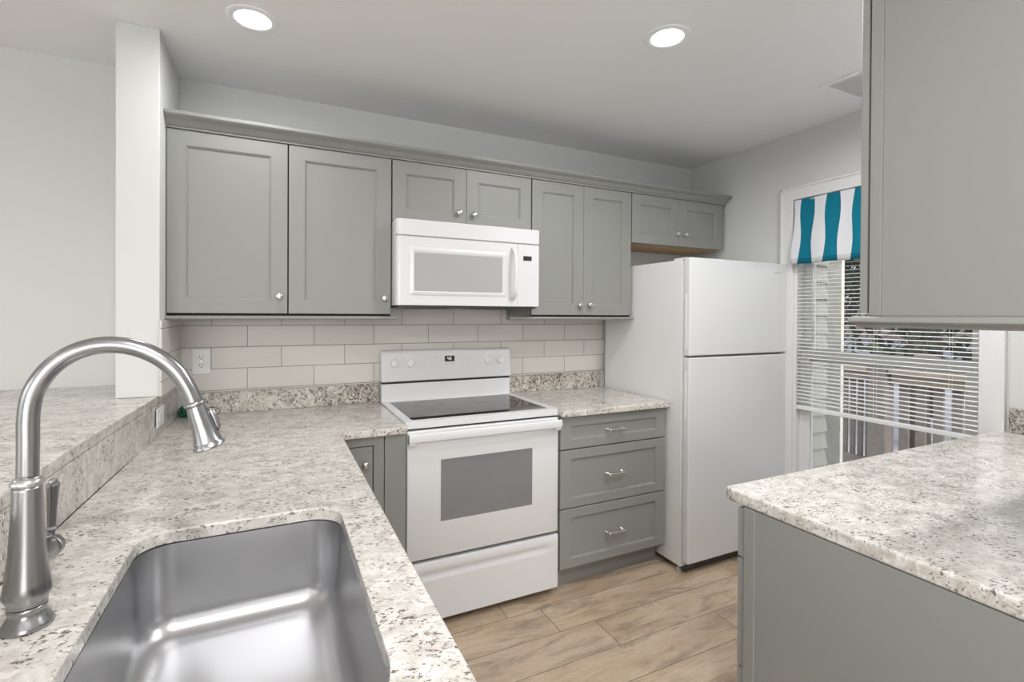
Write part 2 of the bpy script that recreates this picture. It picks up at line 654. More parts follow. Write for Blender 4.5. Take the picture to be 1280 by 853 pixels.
# granite facing of the raised bar
poly = [(x, y) for y, x in FX] + [(-0.0555, -0.0015), (-0.0555, -3.3)]
bm = prism(bmesh.new(), poly, 0.9145, 1.039)
for v in bm.verts:
    if v.co.y > -0.01:
        v.co.y = -0.0015
o = link('granite_bar_facing', bm, M['granite'])
tag(o, 'long granite face of the raised bar behind the faucet', 'backsplash')
bar = [(-0.0035, -0.0015), (-0.0085, -0.435), (-0.010, -0.5), (-0.026, -0.9), (-0.036, -1.25), (-0.036, -3.3), (-0.68, -3.3), (-0.68, -0.0015)]
bm = prism(bmesh.new(), bar, 1.0395, 1.07)
o = link('raised_counter', bm, M['granite'], bevel=0.003, bseg=2)
tag(o, 'raised granite breakfast bar slab running past the white wing wall', 'countertop')
# brackets carrying the bar overhang on the dining side
for yb in (-0.7, -1.7, -2.7):
    o = link('bar_bracket', prism(bmesh.new(), [(-0.151, 1.0388), (-0.50, 1.0388), (-0.50, 1.02), (-0.17, 0.78), (-0.151, 0.78)], yb - .02, yb + .02, 'y'), M['trim'])
    tag(o, 'white triangular bracket under the raised bar', 'bracket', 'brackets under the raised bar')


# ------------------------------------------------------------------ cabinet builders
def panel_mesh(u0, u1, z0, z1, face, d, sx=0.072, sz=0.066, th=0.019, rec=0.009, axis='y', flat=False):
    """five-piece door or drawer front; face = plane coordinate of the front, d = outward sign"""
    bm = bmesh.new()
    rings = [(0, 0, th), (0, 0, 0.0015), (0.0015, 0.0015, 0)]
    if not flat:
        rings += [(sx - .005, sz - .005, 0), (sx - .003, sz - .003, 0.003), (sx, sz, 0.0035), (sx + .002, sz + .002, rec)]
    loops = []
    for ix, iz, dep in rings:
        loop = []
        for u, z in ((u0 + ix, z0 + iz), (u1 - ix, z0 + iz), (u1 - ix, z1 - iz), (u0 + ix, z1 - iz)):
            w = face - d * dep
            loop.append(bm.verts.new((u, w, z) if axis == 'y' else (w, u, z)))
        loops.append(loop)
    for a, c in zip(loops, loops[1:]):
        for i in range(4):
            j = (i + 1) % 4
            bm.faces.new((a[i], a[j], c[j], c[i]))
    bm.faces.new(loops[0])
    bm.faces.new(loops[-1])
    return bm


def knob(parent, p, axis, name='knob'):
    bm = lathe(bmesh.new(), p, axis, [(0.0085, 0.0), (0.008, 0.002), (0.005, 0.004), (0.005, 0.012), (0.009, 0.015), (0.0145, 0.019), (0.0155, 0.023), (0.013, 0.027), (0.007, 0.029), (0, 0.0295)], 20)
    o = link(name, bm, M['knob'], parent, smooth='all')
    return o


def pull(parent, cx, face, z, d=-1, w=0.096):
    bm = bmesh.new()
    y = face + d * 0.028
    for s in (-1, 1):
        lathe(bm, (cx + s * w / 2, face, z), (0, d, 0), [(0.010, 0), (0.010, 0.002), (0.0052, 0.004), (0.0052, 0.028)], 14)
    tube(bm, [(cx - w / 2 - .006, y, z), (cx - w / 2 + .004, y + d * .001, z), (cx - .02, y + d * .003, z), (cx + .02, y + d * .003, z), (cx + w / 2 - .004, y + d * .001, z), (cx + w / 2 + .006, y, z)], [0.0075, 0.0085, 0.0062, 0.0062, 0.0085, 0.0075], 12)
    return link('drawer_pull', bm, M['knob'], parent, smooth='all')


UF = -0.325
DZ0, DZ1 = 1.390, 2.137


def upper(x0, x1, splits, zb, label, knobs, zdoor=None, sx=0.070, side_top=2.16, ply=False):
    t = thing('wall_cabinet', ((x0 + x1) / 2, -0.15, zb), label, 'cabinet', 'grey wall cabinets on the back wall')
    zd = zdoor if zdoor else zb + 0.010
    lo = zb + .012 if ply else zb + .0002
    bm = B(x0 + .0005, x1 - .0005, -0.303, -0.0095, lo, side_top)
    link('cabinet_box', bm, M['cab'], t)
    if ply:
        link('bottom_panel', B(x0 + .02, x1 - .02, -0.285, -0.012, zb + .004, zb + 0.0118), M['ply'], t)
    bm = bmesh.new()
    box(bm, x0 + .002, x1 - .002, -0.3055, -0.303, zb + (.014 if ply else .001), side_top - .004)
    link('door_gap_shade', bm, M['gap_shade'], t)  # dark sheet standing in for the shade between the doors
    edges = [x0] + splits + [x1]
    for i in range(len(edges) - 1):
        a = edges[i] + (0.003 if i == 0 else 0.0008)
        c = edges[i + 1] - (0.004 if i == len(edges) - 2 else 0.0008)
        if edges[i + 1] in splits and len(knobs) == 2 and knobs[0][1] == 'wide':
            c -= 0.0035
        dr = link('door', panel_mesh(a, c, zd, DZ1, UF, -1, sx=sx), M['cab'], t)
        kx, _, kz = knobs[i]
        knob(dr, (kx, UF, kz), (0, -1, 0))
    return t


upper(0.0, 0.9037, [0.4508], 1.380, 'wide grey wall cabinet with two tall shaker doors, beside the white wing wall', [(0.414, 'wide', 1.466), (0.869, 'wide', 1.465)])
upper(0.9037, 1.6657, [1.2853], 1.842, 'short grey two-door wall cabinet directly above the microwave', [(1.243, '', 1.908), (1.325, '', 1.906)], zdoor=1.8445)
upper(1.6657, 2.3558, [2.0068], 1.380, 'grey wall cabinet with two narrow tall doors, right of the microwave', [(1.978, '', 1.447), (2.045, '', 1.449)])
upper(2.3558, 3.1366, [2.7405], 1.826, 'short dark-looking two-door wall cabinet above the refrigerator', [(2.716, '', 1.914), (2.785, '', 1.914)], zdoor=1.836, ply=True)

# crown moulding: one continuous run with mitred return at the right end
prof = [(-0.304, 2.1385), (-0.331, 2.1385), (-0.331, 2.146), (-0.337, 2.149), (-0.343, 2.156), (-0.352, 2.168), (-0.365, 2.176), (-0.369, 2.178), (-0.374, 2.184), (-0.374, 2.196), (-0.304, 2.196)]
bm = bmesh.new()
loops = []
xe = 3.1366
L0 = [bm.verts.new((0.001, y, z)) for y, z in prof]
L1 = [bm.verts.new((xe + (-0.31 - y) * 0.4, y, z)) for y, z in prof]
L2 = [bm.verts.new((xe + (-0.31 - y) * 0.4, -0.012, z)) for y, z in prof]
n = len(prof)
for A_, C_ in ((L0, L1), (L1, L2)):
    for i in range(n - 1):
        bm.faces.new((A_[i], A_[i + 1], C_[i + 1], C_[i]))
for q in (L0,):
    bm.faces.new(q)
box(bm, 0.001, xe - 0.001, -0.304, -0.012, 2.186, 2.1955)
o = link('crown_moulding', bm, M['cab'])
tag(o, 'grey crown moulding running along the tops of all back-wall cabinets', 'moulding')


def light_rail(x0, x1, r0, r1, label):
    prof = [(-0.303, 1.3795), (-0.338, 1.3795), (-0.345, 1.376), (-0.347, 1.371), (-0.344, 1.365), (-0.338, 1.3625), (-0.303, 1.3625)]
    bm = prism(bmesh.new(), prof, x0 - r0, x1 + r1, 'x')
    box(bm, x0, x0 + .018, -0.303, -0.012, 1.3625, 1.3795)
    box(bm, x1 - .018, x1, -0.303, -0.012, 1.3625, 1.3795)
    o = link('light_rail', bm, M['cab'], smooth=True)
    tag(o, label, 'moulding', 'light rails under the wall cabinets')


light_rail(0.0, 0.9037, 0.004, 0.018, 'grey light rail under the two-door wall cabinet at the far left')
light_rail(1.6657, 2.3558, 0.14 - 0.0, 0.0, 'grey light rail under the cabinet right of the microwave')

# ------------------------------------------------------------------ base cabinets on the back wall
BF = -0.6245
t = thing('drawer_cabinet', (2.015, -0.3, 0), 'grey base cabinet with three shaker drawers between range and refrigerator', 'cabinet')
link('cabinet_box', B(1.6735, 2.3555, -0.603, -0.002, 0.105, 0.883), M['cab'], t)
link('drawer_gap_shade', B(1.677, 2.352, -0.6055, -0.603, 0.108, 0.880), M['gap_shade'], t)  # shade between drawers painted as a dark sheet
link('toe_kick', B(1.6735, 2.3555, -0.553, -0.05, 0.0005, 0.105), M['cab'], t)
for z0, z1, zp in ((0.7175, 0.8775, 0.795), (0.4205, 0.7115, 0.563), (0.118, 0.4145, 0.256)):
    dr = link('drawer', panel_mesh(1.6765, 2.3525, z0, z1, BF, -1, sx=0.066, sz=0.05), M['cab'], t)
    pull(dr, 2.012, BF + .008, zp)

t = thing('corner_cabinet', (0.77, -0.3, 0), 'grey corner base cabinet with one narrow knobbed door, left of the range', 'cabinet')
link('cabinet_box', B(0.60, 0.9045, -0.603, -0.002, 0.105, 0.883), M['cab'], t)
link('toe_kick', B(0.55, 0.9045, -0.553, -0.05, 0.0005, 0.105), M['cab'], t)
bm = bmesh.new()
box(bm, 0.769, 0.8115, -0.6225, -0.603, 0.108, 0.883, bev=0.001)
box(bm, 0.602, 0.769, -0.6225, -0.603, 0.843, 0.883)
link('face_frame', bm, M['cab'], t)
link('filler_strip', B(0.8145, 0.9045, -0.6235, -0.603, 0.108, 0.883, bev=0.001), M['cab'], t)
link('door_gap_shade', B(0.602, 0.769, -0.606, -0.603, 0.108, 0.843), M['gap_shade'], t)  # painted shade around the narrow door
dr = link('door', panel_mesh(0.605, 0.7655, 0.112, 0.8385, BF + .003, -1, sx=0.05, flat=True), M['cab'], t)
knob(dr, (0.734, BF + .003, 0.768), (0, -1, 0))

# peninsula base cabinets under the sink counter (fronts face the kitchen aisle, +x)
def pen_cab(y0, y1, label, open_top=False):
    t = thing('peninsula_cabinet', (0.3, (y0 + y1) / 2, 0), label, 'cabinet', 'grey base cabinets under the sink counter')
    bm = bmesh.new()
    box(bm, -0.055, 0.56, y0 + .0005, y0 + .018, 0.105, 0.883)
    box(bm, -0.055, 0.56, y1 - .018, y1 - .0005, 0.105, 0.883)
    box(bm, -0.055, 0.56, y0 + .018, y1 - .018, 0.105, 0.12)
    box(bm, -0.055, -0.04, y0 + .018, y1 - .018, 0.12, 0.883)
    box(bm, 0.56, 0.58, y0 + .0005, y1 - .0005, 0.105, 0.883)
    link('cabinet_box', bm, M['cab'], t)
    link('toe_kick', B(-0.02, 0.53, y0 + .001, y1 - .001, 0.0005, 0.105), M['cab'], t)
    mid = (y0 + y1) / 2
    for a, c, ky in ((y0 + .003, mid - .001, mid - .04), (mid + .001, y1 - .003, mid + .04)):
        dr = link('door', panel_mesh(a, c, 0.112, 0.865, 0.6, 1, sx=0.066, axis='x'), M['cab'], t)
        knob(dr, (0.6, ky, 0.80), (1, 0, 0))


pen_cab(-1.36, -0.655, 'grey two-door base cabinet under the sink counter, nearest the range')
pen_cab(-2.26, -1.36, 'grey two-door base cabinet that holds the steel sink')
pen_cab(-3.25, -2.26, 'grey two-door base cabinet under the sink counter, behind the camera')

# ------------------------------------------------------------------ right foreground cabinets
RY = -1.779
t = thing('drawer_cabinet', (2.3, -2.1, 0), 'grey base cabinet with plain end panel in the right foreground', 'cabinet')
link('cabinet_box', B(1.5395, XR - .001, -2.391, RY - .023, 0.105, 0.878), M['cab'], t)
link('toe_kick', B(1.56, XR - .001, -2.391, RY - .07, 0.0005, 0.105), M['cab'], t)
bm = bmesh.new()
box(bm, 1.531, 1.5392, -1.833, RY - .022, 0.0005, 0.878, bev=0.001)
box(bm, 1.5345, 1.5392, -2.391, -1.8335, 0.0005, 0.878)
link('end_panel', bm, M['cab'], t)
link('face_frame', B(1.533, XR - .001, RY - .0225, RY - .0195, 0.105, 0.878), M['cab'], t)
for x0, x1 in ((1.5345, 2.05), (2.053, 2.60), (2.603, XR - .06)):
    for z0, z1 in ((0.742, 0.872), (0.447, 0.735), (0.115, 0.440)):
        dr = link('drawer', panel_mesh(x0, x1, z0, z1, RY, 1, sx=0.06, sz=0.045), M['cab'], t)
        pull(dr, (x0 + x1) / 2, RY - .008, (z0 + z1) / 2, d=1)

RU = -2.083
t = thing('wall_cabinet', (2.3, -2.2, 1.39), 'large grey wall cabinet in the right foreground, its end panel facing the sink', 'cabinet')
link('cabinet_box', B(1.540, XR - .001, -2.391, RU - .0185, 1.395, 2.20), M['cab'], t)
bm = bmesh.new()
box(bm, 1.534, 1.5398, -2.124, RU - .0185, 1.395, 2.20, bev=0.001)
box(bm, 1.537, 1.5398, -2.391, -2.1245, 1.395, 2.20)
link('end_panel', bm, M['cab'], t)
link('door_gap_shade', B(1.547, XR - .003, RU - .0184, RU - .0148, 1.397, 2.198), M['gap_shade'], t)  # dark sheet paints the shade in the gap behind the doors
for x0, x1 in ((1.534, 1.93), (1.933, 2.33), (2.333, 2.73), (2.733, XR - .03)):
    dr = link('door', panel_mesh(x0, x1, 1.399, 2.20, RU, 1, sx=0.066, th=0.0145), M['cab'], t)
    knob(dr, (x1 - .04 if x0 in (1.534, 2.333) else x0 + .04, RU, 1.47), (0, 1, 0))
# its light rail with a rounded nose
prof = [(0, 1.3945), (0.010, 1.3945), (0.015, 1.392), (0.019, 1.387), (0.019, 1.382), (0.014, 1.378), (0.008, 1.375), (0.007, 1.371), (0.004, 1.3695), (0.0, 1.3695)]
bm = bmesh.new()
La = [bm.verts.new((1.540 - a, -2.391, z)) for a, z in prof]
Lb = [bm.verts.new((1.540 - a, RU - .002 + a * 1.0, z)) for a, z in prof]
Lc = [bm.verts.new((XR - .002, RU - .002 + a * 1.0, z)) for a, z in prof]
for A_, C_ in ((La, Lb), (Lb, Lc)):
    for i in range(len(prof) - 1):
        bm.faces.new((A_[i], A_[i + 1], C_[i + 1], C_[i]))
bm.faces.new(La)
bm.faces.new(Lc)
box(bm, 1.5405, XR - .002, -2.391, RU - .0025, 1.3700, 1.3944)
o = link('light_rail', bm, M['cab'], smooth=True)
tag(o, 'moulded grey light rail under the large foreground wall cabinet', 'moulding')

# ------------------------------------------------------------------ sink
t = thing('kitchen_sink', (0.34, -1.776, 0.66), 'brushed stainless steel undermount sink set in the granite counter', 'sink')
bm = bmesh.new()
H0 = 0.8835
rg = []


def sink_ring(inset, z, rad):
    r = [max(0.012, q - inset * 0.6 + rad) for q in (0.078, 0.066, 0.066, 0.11)]
    x0, x1, y0, y1 = 0.135 + inset, 0.544 - inset, -2.138 + inset, -1.414 - inset
    return [bm.verts.new((x, y, z)) for x, y in rrect(x0, x1, y0, y1, r, 10)]


ZB = 0.690
R_ = 0.048
seq = [(-0.022, H0), (-0.022, H0 - .0012), (0.0018, H0 - .0012), (0.002, H0 - .0040)]
for q in range(1, 9):
    seq.append((0.002 + 0.010 * q / 8, H0 - .0040 - (H0 - .0040 - ZB - R_) * q / 8))
for q in range(1, 9):
    a = math.radians(90 * q / 8)
    seq.append((0.012 + R_ * (1 - math.cos(a)), ZB + R_ * (1 - math.sin(a))))
rings = [sink_ring(i, z, 0) for i, z in seq]
# floor: fan towards the drain with a slight fall
cx, cy = 0.34, -1.776
last = [v.co.copy() for v in rings[-1]]
for f_, dz in ((0.75, 0.0012), (0.5, 0.0025), (0.25, 0.004)):
    rings.append([bm.verts.new((cx + (p.x - cx) * f_, cy + (p.y - cy) * f_, ZB - dz)) for p in last])
nr = len(rings[0])
drn = []
for p in last:
    a = math.atan2(p.y - cy, p.x - cx)
    drn.append(bm.verts.new((cx + 0.045 * math.cos(a), cy + 0.045 * math.sin(a), ZB - 0.005)))
rings.append(drn)
for a_, b_ in zip(rings, rings[1:]):
    for i in range(nr):
        j = (i + 1) % nr
        bm.faces.new((a_[i], a_[j], b_[j], b_[i]))
link('bowl', bm, M['steel'], t, smooth=True)
bm = lathe(bmesh.new(), (cx, cy, ZB - .035), (0, 0, 1), [(0.0, 0.0), (0.03, 0.0), (0.034, 0.025), (0.046, 0.0305), (0.052, 0.0315), (0.052, 0.029), (0.036, 0.020), (0.034, -0.02), (0, -0.02)], 32, cap=False)
link('drain', bm, M['knob'], t, smooth='all')

# ------------------------------------------------------------------ faucet
FXC, FYC = 0.0585, -1.722
t = thing('kitchen_faucet', (FXC, FYC, 0.914), 'tall brushed nickel gooseneck faucet with pull-down spray head and side lever', 'faucet')
bm = lathe(bmesh.new(), (FXC, FYC, 0.9142), (0, 0, 1), [(0.0315, 0), (0.0320, 0.003), (0.0300, 0.008), (0.0255, 0.015), (0.0225, 0.021), (0.0215, 0.026), (0.0235, 0.028), (0.0235, 0.031), (0.020, 0.033)], 48)
link('base_flange', bm, M['nickel'], t, smooth='all')
bm = lathe(bmesh.new(), (FXC, FYC, 0.9472), (0, 0, 1), [(0.0205, 0), (0.0235, 0.001), (0.0240, 0.004), (0.0235, 0.007), (0.0275, 0.014), (0.0290, 0.020), (0.0270, 0.034), (0.0242, 0.056), (0.0218, 0.082), (0.0200, 0.112), (0.0186, 0.145), (0.0178, 0.176), (0.0178, 0.181)], 48)
link('body', bm, M['nickel'], t, smooth='all')
bm = lathe(bmesh.new(), (FXC, FYC, 1.1283), (0, 0, 1), [(0.0178, 0), (0.0195, 0.001), (0.0210, 0.004), (0.0200, 0.008), (0.0165, 0.012), (0.0135, 0.014)], 48)
link('collar', bm, M['knob'], t, smooth='all')
path = [(FXC + .0005, 1.138), (0.0595, 1.19), (0.0600, 1.236), (0.0660, 1.271), (0.0830, 1.303), (0.1080, 1.326), (0.1380, 1.3385), (0.1690, 1.3400), (0.1990, 1.3320), (0.2270, 1.3150), (0.2500, 1.2900), (0.2655, 1.2610), (0.2735, 1.238)]
pp = smooth_path([(x, FYC, z) for x, z in path], 7)
link('gooseneck', tube(bmesh.new(), pp, 0.0135, 28), M['nickel'], t, smooth='all')
ax = Vector((0.290, 0, -1)).normalized()
hp = Vector((0.2735, FYC, 1.2395))
bm = lathe(bmesh.new(), hp, ax, [(0.0138, -0.002), (0.0160, 0.0), (0.0168, 0.003), (0.0160, 0.006), (0.0140, 0.007), (0.0142, 0.010), (0.0158, 0.025), (0.0172, 0.045), (0.0192, 0.060), (0.0218, 0.070), (0.0222, 0.0715), (0.0212, 0.0725), (0.0216, 0.0735), (0.0244, 0.077), (0.0250, 0.080), (0.0236, 0.082), (0.019, 0.0825), (0, 0.080)], 48, cap=False)
head = link('spray_head', bm, M['nickel'], t, smooth=True)
# toggle button on the far/outer side of the head
q = Vector((0.96, 0.28, 0.29)).normalized()
bm = bmesh.new()
base = hp + ax * 0.038 + Vector((0.9, 0.2, 0.26)).normalized() * 0.0165
tube(bm, [base - ax * .02, base - ax * .012 + q * .003, base + q * .004, base + ax * .014 + q * .0045, base + ax * .022 + q * .002], [0.003, 0.0055, 0.0052, 0.0052, 0.003], 14)
link('spray_button', bm, M['nickel'], head, smooth='all')
bm = lathe(bmesh.new(), (FXC, FYC + .012, 1.006), (0.10, 1, 0), [(0.0175, 0.0), (0.0175, 0.046), (0.0165, 0.048)], 36)
hub = link('handle_hub', bm, M['nickel'], t, smooth=True)
bm = lathe(bmesh.new(), (FXC + .0048, FYC + .0600, 1.006), (0.10, 1, 0), [(0.0150, 0.0), (0.0150, 0.002)], 36)
link('hub_gasket', bm, M['black'], hub, smooth=True)
bm = lathe(bmesh.new(), (FXC + .005, FYC + .062, 1.006), (0.10, 1, 0), [(0.0165, 0.0), (0.0182, 0.001), (0.0185, 0.010), (0.015, 0.015), (0.007, 0.018), (0, 0.019)], 36)
link('handle_cap', bm, M['nickel'], hub, smooth=True)
bm = lathe(bmesh.new(), (FXC + .006, FYC + .0695, 1.022), (0.03, 0, 1), [(0.0048, 0.0), (0.0048, 0.008), (0.0085, 0.011), (0.0088, 0.013), (0.0060, 0.016), (0.0062, 0.030), (0.0072, 0.055), (0.0086, 0.078), (0.0092, 0.082), (0.0092, 0.086), (0.0062, 0.088), (0.0064, 0.090), (0.0045, 0.094), (0, 0.0955)], 28)
link('lever', bm, M['nickel'], hub, smooth=True)

# ------------------------------------------------------------------ range
rx0, rx1 = 0.9085, 1.6665
t = thing('electric_range', ((rx0 + rx1) / 2, -0.34, 0), 'white freestanding electric range with black glass cooktop, below the microwave', 'range')
bm = bmesh.new()
box(bm, rx0, rx1, -0.583, -0.025, 0.03, 0.893, bev=0.002)
link('body', bm, M['white'], t)
for x in (rx0 + .05, rx1 - .05):
    for y in (-0.53, -0.08):
        bm = lathe(bmesh.new(), (x, y, 0.0005), (0, 0, 1), [(0.018, 0), (0.018, 0.01), (0.01, 0.012), (0.01, 0.0298)], 14)
        link('foot', bm, M['black'], t)
# cooktop rim
bm = plate_with_hole(bmesh.new(), rrect(rx0 - .003, rx1 + .003, -0.618, -0.062, (.012, .012, .012, .012), 4), rrect(rx0 + .034, rx1 - .034, -0.572, -0.090, (.012,) * 4, 4), 0.8935, 0.923)
link('cooktop_rim', bm, M['white'], t, bevel=0.005, bseg=3, angle=50)
gl = link('glass_cooktop', B(rx0 + .030, rx1 - .030, -0.575, -0.087, 0.900, 0.9205), M['blackglass'], t, bevel=0.001)
for cxr, cyr, rr in ((rx0 + .21, -0.455, 0.105), (rx1 - .21, -0.455, 0.085), (rx0 + .21, -0.215, 0.078), (rx1 - .21, -0.215, 0.098)):
    bm = bmesh.new()
    lathe(bm, (cxr, cyr, 0.92055), (0, 0, 1), [(rr, 0), (rr + .0012, 0), (rr + .0012, .0002), (rr, .0002), (rr, 0)], 64, cap=False)
    link('burner_ring', bm, M['darkmetal'], gl)
# backguard
bm = prism(bmesh.new(), [(-0.026, 0.893), (-0.070, 0.893), (-0.070, 0.925), (-0.072, 1.014), (-0.066, 1.0155), (-0.026, 1.0155)], rx0 - .002, rx1 - .006, 'x')
link('backguard', bm, M['white'], t, bevel=0.004)
link('vent_slot', B(rx0 + .002, rx1 - .010, -0.066, -0.03, 1.0156, 1.0272), M['black'], t)
prf = [(-0.026, 1.0273), (-0.084, 1.0273), (-0.086, 1.034), (-0.078, 1.150), (-0.074, 1.182), (-0.062, 1.193), (-0.026, 1.193)]
cp = link('control_panel', prism(bmesh.new(), prf, rx0 - .004, rx1 - .006, 'x'), M['white'], t, bevel=0.006, bseg=3)
nrm = Vector((0, -0.998, -0.07)).normalized()
for kx in (0.971, 1.059, 1.513, 1.588):
    yk = -0.086 + (1.126 - 1.034) / (1.150 - 1.034) * 0.008
    bm = lathe(bmesh.new(), (kx, yk, 1.126), (0, -1, 0.06), [(0.0245, 0), (0.0245, 0.002), (0.021, 0.005), (0.0195, 0.018), (0.018, 0.020), (0, 0.0205)], 28)
    box(bm, kx - .0045, kx + .0045, yk - .031, yk - .012, 1.108, 1.147, bev=0.002)
    link('knob', bm, M['plastic'], cp, smooth=True)


PAD = [(1.175, 1.149, .006, .002), (1.206, 1.150, .006, .003), (1.206, 1.130, .01, .003), (1.234, 1.150, .006, .003), (1.234, 1.130, .007, .003), (1.172, 1.108, .012, .002), (1.207, 1.108, .02, .0015),
                       (1.262, 1.113, .012, .003), (1.288, 1.113, .008, .003), (1.302, 1.113, .006, .003), (1.327, 1.140, .008, .002),
                       (1.352, 1.152, .006, .004), (1.383, 1.152, .006, .004), (1.352, 1.132, .009, .003), (1.383, 1.132, .007, .005), (1.352, 1.111, .01, .003), (1.383, 1.111, .007, .004)]


def face_y(z):
    return -0.086 + (z - 1.034) / (1.150 - 1.034) * 0.008


bm = bmesh.new()
for (a, c, zz0, zz1) in ((1.155, 1.415, 1.0985, 1.1645),):
    v = [bm.verts.new(p) for p in ((a, face_y(zz0) - .0006, zz0), (c, face_y(zz0) - .0006, zz0), (c, face_y(zz1) - .0006, zz1), (a, face_y(zz1) - .0006, zz1))]
    bm.faces.new(v)
pad_bm = bm
dsp = link('clock_display', prism(bmesh.new(), [(face_y(1.126) - .0012, 1.126), (face_y(1.158) - .0012, 1.158), (face_y(1.158), 1.158), (face_y(1.126), 1.126)], 1.252, 1.309, 'x'), M['black'], cp)


def seg_digits(text, x, z, w, h, y, parent):
    S = {'4': 'fgbc', '5': 'afgcd', '1': 'bc', '7': 'abc', '2': 'abged', '0': 'abcdef'}
    bm = bmesh.new()
    th = h * 0.13
    for ch in text:
        if ch == ':':
            for q_ in (0.3, 0.7):
                box(bm, x + w * .3, x + w * .3 + th, y - .0004, y, z + h * q_ - th / 2, z + h * q_ + th / 2)
            x += w * 0.75
            continue
        segs = {'a': (0, w, h - th, h), 'g': (0, w, h / 2 - th / 2, h / 2 + th / 2), 'd': (0, w, 0, th), 'f': (0, th, h / 2, h), 'b': (w - th, w, h / 2, h), 'e': (0, th, 0, h / 2), 'c': (w - th, w, 0, h / 2)}
        for s in S[ch]:
            a, c, e, g = segs[s]
            box(bm, x + a, x + c, y - .0004, y, z + e, z + g)
        x += w * 1.45
    return link('digits', bm, M['digits'], parent)


bm = pad_bm
for xx, zz, ww, hh in PAD:
    n0 = len(bm.faces)
    box(bm, xx - ww / 2, xx + ww / 2, face_y(zz) - .0010, face_y(zz) - .0004, zz - hh / 2, zz + hh / 2)
    bm.faces.ensure_lookup_table()
    for f in bm.faces[n0:]:
        f.material_index = 1
link('touch_pad', bm, [M['white'], M['mark']], cp)
seg_digits('45', 1.267, 1.1355, 0.0095, 0.0155, face_y(1.14) - .0014, dsp)

# oven door
link('door_gap', B(rx0 + .004, rx1 - .004, -0.592, -0.583, 0.872, 0.895), M['black'], t)
bm = bmesh.new()
box(bm, rx0 + .001, rx1 - .001, -0.622, -0.584, 0.3165, 0.884, bev=0.006, seg=3)
dr = link('oven_door', bm, M['white'], t, smooth=True)
bm = B(1.061, 1.519, -0.6232, -0.6215, 0.4735, 0.7475, bev=0.0006, seg=1)
link('oven_window', bm, M['ovenglass'], dr)
# full-width handle: flat bowed bar with end returns
bm = bmesh.new()
N = 24
sec = [(-0.0, 0.876), (-0.010, 0.8795), (-0.018, 0.875), (-0.021, 0.862), (-0.018, 0.845), (-0.008, 0.838), (0.0, 0.840)]
prev = None
for i in range(N + 1):
    u = i / N
    x = rx0 + .002 + (rx1 - rx0 - .004) * u
    bow = 0.010 * math.sin(PI * u)
    ring = [bm.verts.new((x, -0.640 + dy - bow, z - 0.002 * (1 - math.sin(PI * u)))) for dy, z in sec]
    if prev:
        for j in range(len(sec)):
            q_ = (j + 1) % len(sec)
            bm.faces.new((prev[j], prev[q_], ring[q_], ring[j]))
    else:
        bm.faces.new(ring)
    prev = ring
bm.faces.new(prev)
box(bm, rx0 + .002, rx0 + .034, -0.655, -0.6215, 0.826, 0.874, bev=0.006, seg=3)
box(bm, rx1 - .034, rx1 - .002, -0.655, -0.6215, 0.826, 0.874, bev=0.006, seg=3)
link('oven_handle', bm, M['white'], dr, smooth=True)
# storage drawer with scooped finger ledge
link('drawer_gap', B(rx0 + .004, rx1 - .004, -0.592, -0.583, 0.296, 0.3165), M['black'], t)
bm = bmesh.new()
prf = [(-0.584, 0.036), (-0.618, 0.036), (-0.622, 0.040), (-0.622, 0.215), (-0.6215, 0.224), (-0.613, 0.234), (-0.6115, 0.243), (-0.616, 0.252), (-0.6215, 0.262), (-0.622, 0.268), (-0.622, 0.298), (-0.619, 0.302), (-0.584, 0.302)]
flat = [(y if abs(y + 0.584) < .001 else -0.622, z) for y, z in prf]
flat[1] = (-0.618, 0.036)
flat[-2] = (-0.619, 0.302)
xs = [rx0 + .001, rx0 + .045, rx0 + .075, rx1 - .085, rx1 - .05, rx1 - .001]
loops = []
for i, x in enumerate(xs):
    pr = flat if i in (0, 1, 4, 5) else prf
    loops.append([bm.verts.new((x, y, z)) for y, z in pr])
for A_, C_ in zip(loops, loops[1:]):
    for i in range(len(prf)):
        j = (i + 1) % len(prf)
        bm.faces.new((A_[i], A_[j], C_[j], C_[i]))
bm.faces.new(loops[0])
bm.faces.new(loops[-1])
link('storage_drawer', bm, M['white'], t, smooth=True)

# ------------------------------------------------------------------ microwave
mx0, mx1, mf = 0.9065, 1.6630, -0.418
t = thing('microwave', ((mx0 + mx1) / 2, -0.2, 1.424), 'white over-the-range microwave mounted below the short cabinet', 'microwave')
link('body', B(mx0, mx1, -0.375, -0.0095, 1.432, 1.8405, bev=0.002), M['white'], t)
bm = bmesh.new()
box(bm, mx0 + .012, mx1 - .012, -0.395, -0.05, 1.4225, 1.4318)
for i in range(2):
    box(bm, mx0 + .10 + i * .36, mx0 + .30 + i * .36, -0.32, -0.16, 1.4195, 1.4226, bev=0.001)
link('underside_grille', bm, M['darkmetal'], t)


def front_poly(bm, x0, x1, z0, z1, y0, y1, rl, rr, bev=0.004):
    """front slab whose left vertical edge is rounded in plan"""
    n_ = 7
    pl = []
    for i in range(n_ + 1):
        a = math.radians(180 + 90 * i / n_)
        pl.append((x0 + rl + rl * math.cos(a), y0 + rl + rl * math.sin(a)))
    for i in range(n_ + 1):
        a = math.radians(270 + 90 * i / n_)
        pl.append((x1 - rr + rr * math.cos(a), y0 + rr + rr * math.sin(a)))
    pl += [(x1, y1), (x0, y1)]
    prism(bm, pl, z0, z1)
    return bm


